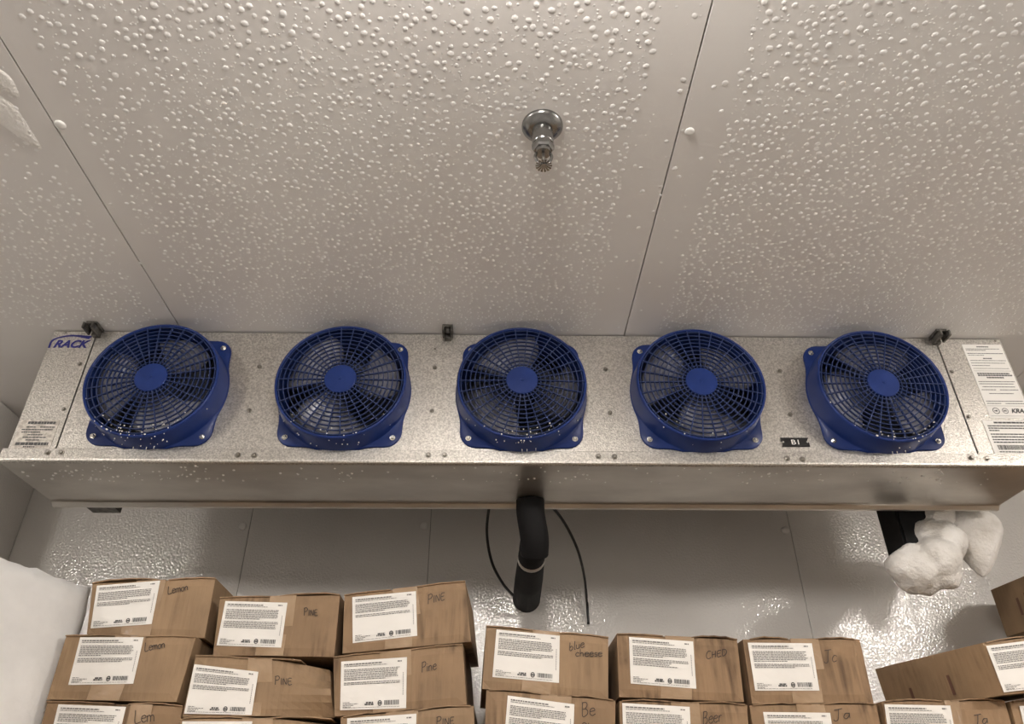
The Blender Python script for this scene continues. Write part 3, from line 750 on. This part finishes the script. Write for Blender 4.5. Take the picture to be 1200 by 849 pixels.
def handwriting(parent, word, face, u0, v0, u1, v1, hpx, w=0.0017):
    """word from pixel (u0,v0) to (u1,v1) along its baseline, capital height hpx"""
    tot = sum(GL[c][0] for c in word); du, dv = (u1 - u0) / tot, (v1 - v0) / tot
    bm = bmesh.new(); x = 0
    nrm = Vector((face.k, -1, 0)).normalized()
    for ch in word:
        wd, strokes = GL[ch]
        for S in strokes:
            pts = [face.at(u0 + du * (x + a) - 0.10 * b * hpx * 0, v0 + dv * (x + a) - b * hpx, 0.0022) for a, b in S]
            pts = spline(pts, 4) if len(pts) > 2 else pts
            Lv, Rv = [], []
            for i, q in enumerate(pts):
                t = (pts[min(i + 1, len(pts) - 1)] - pts[max(i - 1, 0)]).normalized(); s = nrm.cross(t).normalized()
                Lv.append(bm.verts.new(q + s * w / 2)); Rv.append(bm.verts.new(q - s * w / 2))
            for i in range(len(pts) - 1): bm.faces.new((Lv[i], Lv[i + 1], Rv[i + 1], Rv[i]))
        x += wd
    fix(bm)
    return obj('handwriting', bm, 'marker', parent)

def carton(label, quad, y0, k=0.0, depth=0.31, mat_='card0', dback=(0, 0), lab=None, hand=(), tape=(0.40, 0.62), seed=0, flaps=((0.02, 0.48, 1), (0.55, 0.98, 1)), bulge=0.0, crush=None, barcol='ink', base=None):
    rr = random.Random(seed)
    xc = onY(quad[0][0], quad[0][1], y0).x
    fc = Face(y0, k, xc)
    TL, TR, BR, BL = [fc.at(*q) for q in quad]
    if base is not None: BL.z = BR.z = CAMZ + base        # stands on the shelf
    org = (BL + BR) / 2; org = Vector((org.x, org.y + depth / 2, min(BL.z, BR.z)))
    t = empty('cardboard_box', org); tag(t, label, 'box', 'cardboard boxes stacked below the evaporator')
    def put(o): o.parent = t; o.matrix_parent_inverse = Matrix.Translation(-org); return o
    nb = Vector((-k, 1, 0)).normalized() * depth
    nb.x += dback[0]; nb.z += dback[1]
    Pf = bil((TL, TR, BR, BL))
    bm = bmesh.new(); NX, NZ = 14, 8
    def rim(s, tt):                                   # soft edge and slight dents
        e = min(s, 1 - s, tt, 1 - tt)
        return e
    rows = []
    for j in range(NZ + 1):
        row = []
        for i in range(NX + 1):
            s, tt = i / NX, j / NZ
            q = Pf(s, tt)
            if i in (0, NX) or j in (0, NZ):
                q = q + Vector((0, 0.003, 0))
            if crush and s > crush[0]:
                d_ = crush[1] * ((s - crush[0]) / (1 - crush[0])) ** 1.3
                q = q + Vector((0, d_ * (0.55 + 0.45 * math.sin(tt * PI * 2.2 + 0.6)), d_ * (-0.35 if tt < 0.4 else 0.0) * (1 - tt)))
            row.append(q)
        rows.append(row)
    fr = [[bm.verts.new(q) for q in row] for row in rows]
    bk = [[bm.verts.new(q + nb) for q in row] for row in rows]
    for j in range(NZ):
        for i in range(NX):
            bm.faces.new((fr[j][i], fr[j + 1][i], fr[j + 1][i + 1], fr[j][i + 1])); bm.faces.new((bk[j][i], bk[j][i + 1], bk[j + 1][i + 1], bk[j + 1][i]))
    for i in range(NX):
        bm.faces.new((fr[0][i], fr[0][i + 1], bk[0][i + 1], bk[0][i])); bm.faces.new((fr[NZ][i + 1], fr[NZ][i], bk[NZ][i], bk[NZ][i + 1]))
    for j in range(NZ):
        bm.faces.new((fr[j + 1][0], fr[j][0], bk[j][0], bk[j + 1][0])); bm.faces.new((fr[j][NX], fr[j + 1][NX], bk[j + 1][NX], bk[j][NX]))
    bmesh.ops.recalc_face_normals(bm, faces=bm.faces)
    put(obj('box_body', bm, mat_))
    # top flaps, slightly lifted and overhanging the front
    for a, b, lift in flaps:
        bm = bmesh.new(); A_, B_ = Pf(a, 0), Pf(b, 0)
        fwd = Vector((k, -1, 0)).normalized()
        n_ = 8; top, bot = [], []
        for i in range(n_ + 1):
            s = i / n_; q = A_.lerp(B_, s)
            up = -0.0012 + 0.0045 * lift * max(0, math.sin(PI * s)) * rr.uniform(0.6, 1.1)
            top.append((q + fwd * 0.0015 + Vector((0, 0, up + 0.0025)), q + nb * 0.93 + Vector((0, 0, 0.001)))); bot.append((q + fwd * 0.0015 + Vector((0, 0, up)), q + nb * 0.93 + Vector((0, 0, -0.001))))
        tv = [[bm.verts.new(x) for x in row] for row in top]; bv = [[bm.verts.new(x) for x in row] for row in bot]
        for i in range(n_):
            bm.faces.new((tv[i][0], tv[i + 1][0], tv[i + 1][1], tv[i][1])); bm.faces.new((bv[i + 1][0], bv[i][0], bv[i][1], bv[i + 1][1]))
            bm.faces.new((bv[i][0], bv[i + 1][0], tv[i + 1][0], tv[i][0])); bm.faces.new((bv[i + 1][1], bv[i][1], tv[i][1], tv[i + 1][1]))
        for i in (0, n_): bm.faces.new((bv[i][0], tv[i][0], tv[i][1], bv[i][1]))
        bmesh.ops.recalc_face_normals(bm, faces=bm.faces)
        put(obj('flap', bm, mat_))
    nrm = Vector((k, -1, 0)).normalized()
    def strip(name, q, off, material, n_=8, thick=0.0006):
        P_ = bil(q); bm = bmesh.new()
        g = [[bm.verts.new(P_(i / n_, j / n_) + nrm * (off + 0.0006 * noise.noise(Vector((i * 0.6, j * 0.6, seed))))) for i in range(n_ + 1)] for j in range(n_ + 1)]
        for j in range(n_):
            for i in range(n_): bm.faces.new((g[j][i], g[j + 1][i], g[j + 1][i + 1], g[j][i + 1]))
        fix(bm)
        r = bmesh.ops.solidify(bm, geom=list(bm.faces), thickness=thick)
        bmesh.ops.recalc_face_normals(bm, faces=bm.faces)
        return put(obj(name, bm, material, None))
    if tape:
        a, b = tape
        w1, w2, sk = rr.uniform(0.36, 0.55), rr.uniform(0.64, 0.80), rr.uniform(-0.02, 0.02)
        strip('packing_tape', (Pf(a, -0.01), Pf(b, -0.01), Pf(b + sk, w1), Pf(a + sk, w1 + 0.02)), 0.0006, 'tape')
        strip('packing_tape', (Pf(a - 0.06, w2), Pf(b - 0.05, w2 - 0.02), Pf(b - 0.06, 1.0), Pf(a - 0.07, 1.0)), 0.0006, 'tape')
    if lab:
        q = [fc.at(*c_) for c_ in lab]
        lo = strip('shipping_label', q, 0.0018, 'paper')
        P_ = bil(q); PP = lambda s, tt: P_(s, tt) + nrm * 0.0032
        bm = bmesh.new()
        words(bm, PP, .05, .62, .075, .026, rr, 1, .02, .06); words(bm, PP, .86, .93, .07, .026, rr)
        words(bm, PP, .05, .70, .115, .012, rr)
        tt = .19; par = rr.randint(5, 7)
        for i in range(par): words(bm, PP, .05, .90, tt, .016, rr, rr.uniform(.95, 1) if i < par - 1 else rr.uniform(.4, .8)); tt += .034
        tt += .03
        for i in range(rr.randint(2, 5)): words(bm, PP, .05, .90, tt, .016, rr, 1 if i < 2 else rr.uniform(.5, 1)); tt += .034
        for i, e in enumerate((.14, .27, .2, .16)): words(bm, PP, .04, e, .855 + i * .03, .012, rr)
        words(bm, PP, .04, .9, .962, .008, rr, 1)
        for sv in np.arange(.3, .75, .035): quad_bm(bm, PP, .945, .955, sv, sv + .022)
        fix(bm); put(obj('fine_print', bm, 'inkgrey'))['kind'] = 'stuff'
        bm = bmesh.new()
        words(bm, PP, .39, .50, .87, .03, rr); words(bm, PP, .37, .51, .905, .03, rr)
        for i in range(14):                              # round seal
            a, b = 2 * PI * i / 14, 2 * PI * (i + 1) / 14
            vs = [bm.verts.new(PP(.60 + r * math.cos(x_) * .8, .885 + r * 1.35 * math.sin(x_))) for r, x_ in ((.042, a), (.042, b), (.026, b), (.026, a))]; bm.faces.new(vs)
        quad_bm(bm, PP, .575, .625, .87, .90)
        barcode(bm, PP, .67, .90, .835, .925, rr)
        fix(bm); put(obj('barcode_print', bm, barcol))['kind'] = 'stuff'
    for h in hand:
        put(handwriting(None, h[0], fc, *h[1:]))
    return t

YA = 1.80
carton('clean brown box marked Lemon, top of the stack beside the white block', [(108, 684), (252, 678), (239, 748), (101, 743)], YA, 0.03, 0.42, 'card0', lab=[(114, 687), (188, 681), (178, 732), (106.5, 737)],
       hand=[('Lemon', 197, 697, 221, 692, 9)], tape=(0.36, 0.60), seed=1, flaps=((0.0, 0.56, 2.0), (0.62, 1.0, 0.8)))
carton('brown box marked Lemon, second in the stack beside the white block', [(77, 745.5), (229, 747), (206, 823), (54, 820)], YA - 0.02, 0.0, 0.33, 'card0', lab=[(94.4, 747.5), (168.6, 747.5), (156.5, 802), (80.4, 803.4)],
       hand=[('Lemon', 170, 764, 194, 759.5, 10)], tape=(0.38, 0.62), seed=2, flaps=((0.0, 0.5, 0.6), (0.55, 1.0, 0.5)))
carton('worn brown box under the clean Lemon boxes', [(55, 823), (214, 828), (199, 899), (36, 894)], YA - 0.02, 0.0, 0.33, 'card2', lab=[(69, 826), (148, 829), (134, 889), (54, 886)],
       hand=[('Lem', 158, 848, 182, 846, 15)], tape=(0.62, 0.78), seed=3, base=0.10, flaps=((0.0, 0.5, 0.5), (0.6, 1.0, 1.0)))
carton('brown box marked PINE with wide tape patches, between Lemon and taller PINE stack', [(257.5, 701), (398, 697.5), (391, 770), (249, 768)], YA, 0.0, 0.31, 'card1', lab=[(264.4, 705), (337, 707), (329.6, 759.6), (254, 757)],
       hand=[('PINE', 356, 722, 373, 722, 9)], tape=(0.42, 0.64), seed=4, flaps=((0.0, 0.42, 0.4), (0.5, 1.0, 1.6)))
carton('crushed brown box marked PINE with dented right corner', [(229, 769), (384, 776), (389, 839), (213, 840)], YA - 0.02, 0.0, 0.31, 'card0', lab=[(228, 779), (303, 788), (295, 838.6), (216, 837)],
       hand=[('PINE', 322, 803, 343, 803, 10)], tape=(0.40, 0.58), seed=5, crush=(0.55, 0.035), flaps=((0.0, 0.4, 0.4), (0.45, 0.8, 0.4)))
carton('brown box whose top edge alone shows under the crushed PINE box', [(211, 842.5), (392, 843), (389, 912), (203, 912)], YA - 0.02, 0.0, 0.31, 'card0', lab=[(214, 846), (296, 846), (288, 905), (206, 905)],
       hand=(), tape=(0.40, 0.6), seed=6, base=0.10, crush=(0.6, 0.03))
carton('brown box marked PINE, topmost of the stack left of the drain pipe', [(403.5, 698), (545, 681.5), (552, 752), (401, 766)], YA, -0.04, 0.31, 'card1', lab=[(413, 700.4), (487.4, 693.4), (489, 745.7), (413.5, 754.3)],
       hand=[('PINE', 501, 709, 522, 703, 11)], tape=(0.40, 0.60), seed=7, flaps=((0.0, 0.38, 0.4), (0.6, 1.0, 0.5)))
carton('scuffed brown box marked Pine in lowercase, below the topmost PINE box', [(390.5, 771), (542, 755.5), (546.5, 826), (391.7, 840)], YA - 0.01, -0.04, 0.31, 'card1', lab=[(400, 776), (477, 770.7), (476, 830.5), (398.8, 833)],
       hand=[('Pine', 494, 789, 512, 785, 12)], tape=(0.36, 0.60), seed=8, flaps=((0.0, 0.42, 0.5), (0.6, 1.0, 0.4)))
carton('clean brown box marked PINE under the scuffed Pine box', [(399, 841), (555, 827.5), (558, 897), (398, 910)], YA - 0.02, -0.01, 0.31, 'card0', lab=[(407, 842.5), (488, 837), (487, 898), (406, 903)],
       hand=[('PINE', 511, 852, 533, 849, 11)], tape=(0.34, 0.58), seed=9, base=0.10)
carton('clean brown box marked blue cheese, beside the gap under the drain pipe', [(570, 734), (713, 747.5), (713, 820), (565, 807.5)], YA, 0.03, 0.31, 'card0', dback=(0.0, 0), lab=[(581.8, 738.3), (655.9, 745.7), (655, 801), (577, 794)],
       hand=[('blue', 667, 763, 685, 759, 10), ('cheese', 674, 770, 706, 770, 9)], tape=(0.38, 0.60), seed=10, flaps=((0.0, 0.40, 0.3), (0.58, 1.0, 0.5)))
carton('worn brown box marked Be under the blue cheese box', [(570, 809), (721.5, 821.5), (720, 896), (566, 884)], YA - 0.01, 0.01, 0.31, 'card1', dback=(0.0, 0), lab=[(595, 815.7), (673, 826), (671, 887), (590, 877)],
       hand=[('Be', 681, 840, 698, 839, 16), ('Ch', 680, 861, 696, 861, 14)], tape=(0.42, 0.66), seed=11, base=0.10)
carton('brown box marked CHED with water streaks', [(723, 743.5), (864, 750), (872.4, 823), (726, 817)], YA, 0.0, 0.31, 'card2', lab=[(737, 747), (812, 752.4), (815.8, 807.8), (739, 801.7)],
       hand=[('CHED', 827, 773.5, 852, 768, 9.5)], tape=(0.40, 0.64), seed=12, flaps=((0.0, 0.38, 0.6), (0.62, 1.0, 1.5)))
carton('torn brown box marked Beer under the CHED box', [(726, 822), (876, 826.5), (880, 902), (728, 897)], YA - 0.01, 0.0, 0.31, 'card2', lab=[(729, 824.5), (808, 829), (811, 889), (731, 884)],
       hand=[('Beer', 823, 850, 846, 846, 15)], tape=(0.40, 0.62), seed=13, base=0.10)
carton('water-stained brown box marked Jc, right of the CHED box', [(871, 749.5), (1008, 749.5), (1024.5, 824), (882, 825)], YA, 0.02, 0.31, 'card2', lab=[(876, 753.8), (951, 754.5), (960, 810), (884.7, 810)],
       hand=[('Jc', 965, 778, 981, 776, 15)], tape=(0.40, 0.64), seed=14, flaps=((0.06, 0.38, 1.2), (0.62, 0.95, 0.9)))
carton('worn brown box marked Ja under the Jc box', [(879, 827), (1027.5, 825.5), (1042, 898), (890, 900)], YA - 0.01, 0.02, 0.31, 'card2', lab=[(894, 835), (972.5, 836), (981, 893), (903, 893)],
       hand=[('Ja', 976, 846, 997, 842, 13)], tape=(0.36, 0.58), seed=15, base=0.10)
carton('worn brown box under the overhanging plain-sided box', [(1034, 822.5), (1178, 821.7), (1200, 896), (1048, 898)], YA - 0.01, 0.02, 0.31, 'card2', lab=[(1036, 826), (1113, 827.5), (1124, 885), (1044, 884)],
       hand=[('Ja', 1140, 851, 1158, 848, 12)], tape=(0.50, 0.62), seed=16, base=0.10)
carton('brown box barely showing, beside the worn box under the turned one', [(1184, 822.5), (1330, 820), (1360, 894), (1204, 897)], YA - 0.01, 0.02, 0.31, 'card1', lab=[(1194, 828), (1270, 827), (1288, 884), (1208, 886)], tape=(0.5, 0.62), seed=17, base=0.10)
# box turned to show its plain side, red marks on the side
g1 = carton('turned brown box showing its plain side with red print', [(1152.5, 754), (1290, 737), (1318, 800), (1177.5, 814.5)], YA - 0.06, 0.10, 0.32, 'card0', dback=(-0.075, 0.0), lab=[(1155, 757.5), (1232, 748), (1256, 803), (1176, 812)], tape=None, seed=18)
def px(X, Y, z):                                  # place -> pixel, for cartons given in metres
    q = Vector((X, Y, z)); d_ = q.dot(FW); return (600 + F * q.dot(RT) / d_, 424.5 - F * q.dot(UP) / d_)
def carton_m(label, x0, x1, y0, z0, z1, **kw):
    return carton(label, [px(x0, y0, z1), px(x1, y0, z1), px(x1, y0, z0), px(x0, y0, z0)], y0, **kw)
hb = carton_m('brown box high by the ice cone, only its plain side showing', 1.575, 1.91, 1.98, 0.489, 0.629, depth=0.32, mat_='card0', dback=(-0.03, 0.0), tape=None, seed=19)
for i_, z_ in enumerate((0.10, 0.2295, 0.359)):
    carton_m(('lowest', 'middle', 'uppermost')[i_] + ' brown box of the stack carrying the high plain-sided box', 1.60, 1.92, 1.98, z_, z_ + 0.126, depth=0.31, mat_='card1', tape=(0.4, 0.6), seed=20 + i_, flaps=())
# red print on the plain sides
def side_marks(bx_o, quad, y0, k, depth, dback, marks):
    xc = onY(quad[0][0], quad[0][1], y0).x; fc = Face(y0, k, xc)
    TL, BL = fc.at(*quad[0]), fc.at(*quad[3]); nb = Vector((-k, 1, 0)).normalized() * depth; nb.x += dback[0]
    org = Vector(bx_o.location)
    P_ = lambda s, t_: TL.lerp(BL, t_) + nb * s + Vector((-0.0015, -0.0003, 0))
    for s0, s1, t0, t1 in marks:
        bm = bmesh.new(); quad_bm(bm, P_, s0, s1, t0, t1); bm.normal_update()
        for f in bm.faces:
            if f.normal.x > 0: f.normal_flip()
        o = obj('red_print', bm, 'redink'); o.parent = bx_o; o.matrix_parent_inverse = Matrix.Translation(-org)
side_marks(g1, [(1152.5, 754), 0, 0, (1177.5, 814.5)], YA - 0.06, 0.10, 0.32, (-0.075, 0), [(0.36, 0.385, 0.45, 0.85), (0.72, 0.745, 0.55, 0.9)])
side_marks(hb, [px(1.575, 1.98, 0.629), 0, 0, px(1.575, 1.98, 0.489)], 1.98, 0.0, 0.32, (-0.03, 0), [(0.45, 0.62, 0.30, 0.36), (0.45, 0.47, 0.3, 0.7), (0.60, 0.62, 0.3, 0.7), (0.45, 0.62, 0.64, 0.7), (0.7, 0.73, 0.35, 0.7)])

# ================================================================== WHITE BLOCK
bm = bmesh.new()
R0 = Vector((-0.977, 1.842, 0)); ex = Vector((-0.346, -0.938, 0)); ey = Vector((-0.938, 0.346, 0))
zt, zl = CAMZ + 0.502, CAMZ + 0.10
fp = [R0, R0 + ex * 0.55, R0 + ex * 0.55 + ey * 0.42, R0 + ey * 0.42]
per = []
for a_, b_ in zip(fp, fp[1:] + fp[:1]):
    for i in range(40): per.append(a_.lerp(b_, i / 40))
c_ = sum(fp, Vector()) / 4
LL = []
for t in np.linspace(0, 1, 15):
    row = []
    for q in per:
        out = (q - c_).normalized(); z = zl + (zt - zl) * t
        k_ = 0.006 * noise.noise(Vector((q.x * 9, q.y * 9, z * 9))) + 0.0035 * noise.noise(Vector((q.x * 34, q.y * 34, z * 34)))
        if t > 0.95: k_ += 0.002 * noise.noise(q * 60) - 0.002; z += 0.006 * noise.noise(q * 40) + 0.003 * noise.noise(q * 110)
        row.append((q.x + out.x * k_, q.y + out.y * k_, z))
    LL.append(row)
LL.append([(c_.x + (q[0] - c_.x) * 0.94, c_.y + (q[1] - c_.y) * 0.94, zt + 0.002 + 0.004 * noise.noise(Vector(q) * 30)) for q in LL[-1]])
loft(bm, LL, True, True); bmesh.ops.recalc_face_normals(bm, faces=bm.faces)
fb = obj('foam_block', bm, 'foam', None, True)
tag(fb, 'large white frost-covered block left of the cardboard boxes', 'block')

# ================================================================== SHELF that carries the load, below the view
sh = empty('storage_shelf', (0.1, 1.8, 0)); tag(sh, 'plain plank storage shelf carrying the cardboard boxes', 'shelf')
SO2 = Vector(sh.location); zs = CAMZ + 0.0995
for i in range(6):
    y_ = 1.33 + i * 0.165
    LD(bx('plank', -1.60, 2.0, y_, y_ + 0.160, zs - 0.03, zs, 'wood'), sh, SO2)
for x_ in (-1.5, -0.3, 0.8, 1.9):
    LD(bx('crossbar', x_ - 0.03, x_ + 0.03, 1.34, 2.3, zs - 0.09, zs - 0.0305, 'bracket'), sh, SO2)
    for y_ in (1.36, 2.22): LD(bx('leg', x_ - 0.025, x_ + 0.025, y_, y_ + 0.05, 0.0, zs - 0.0905, 'bracket'), sh, SO2)
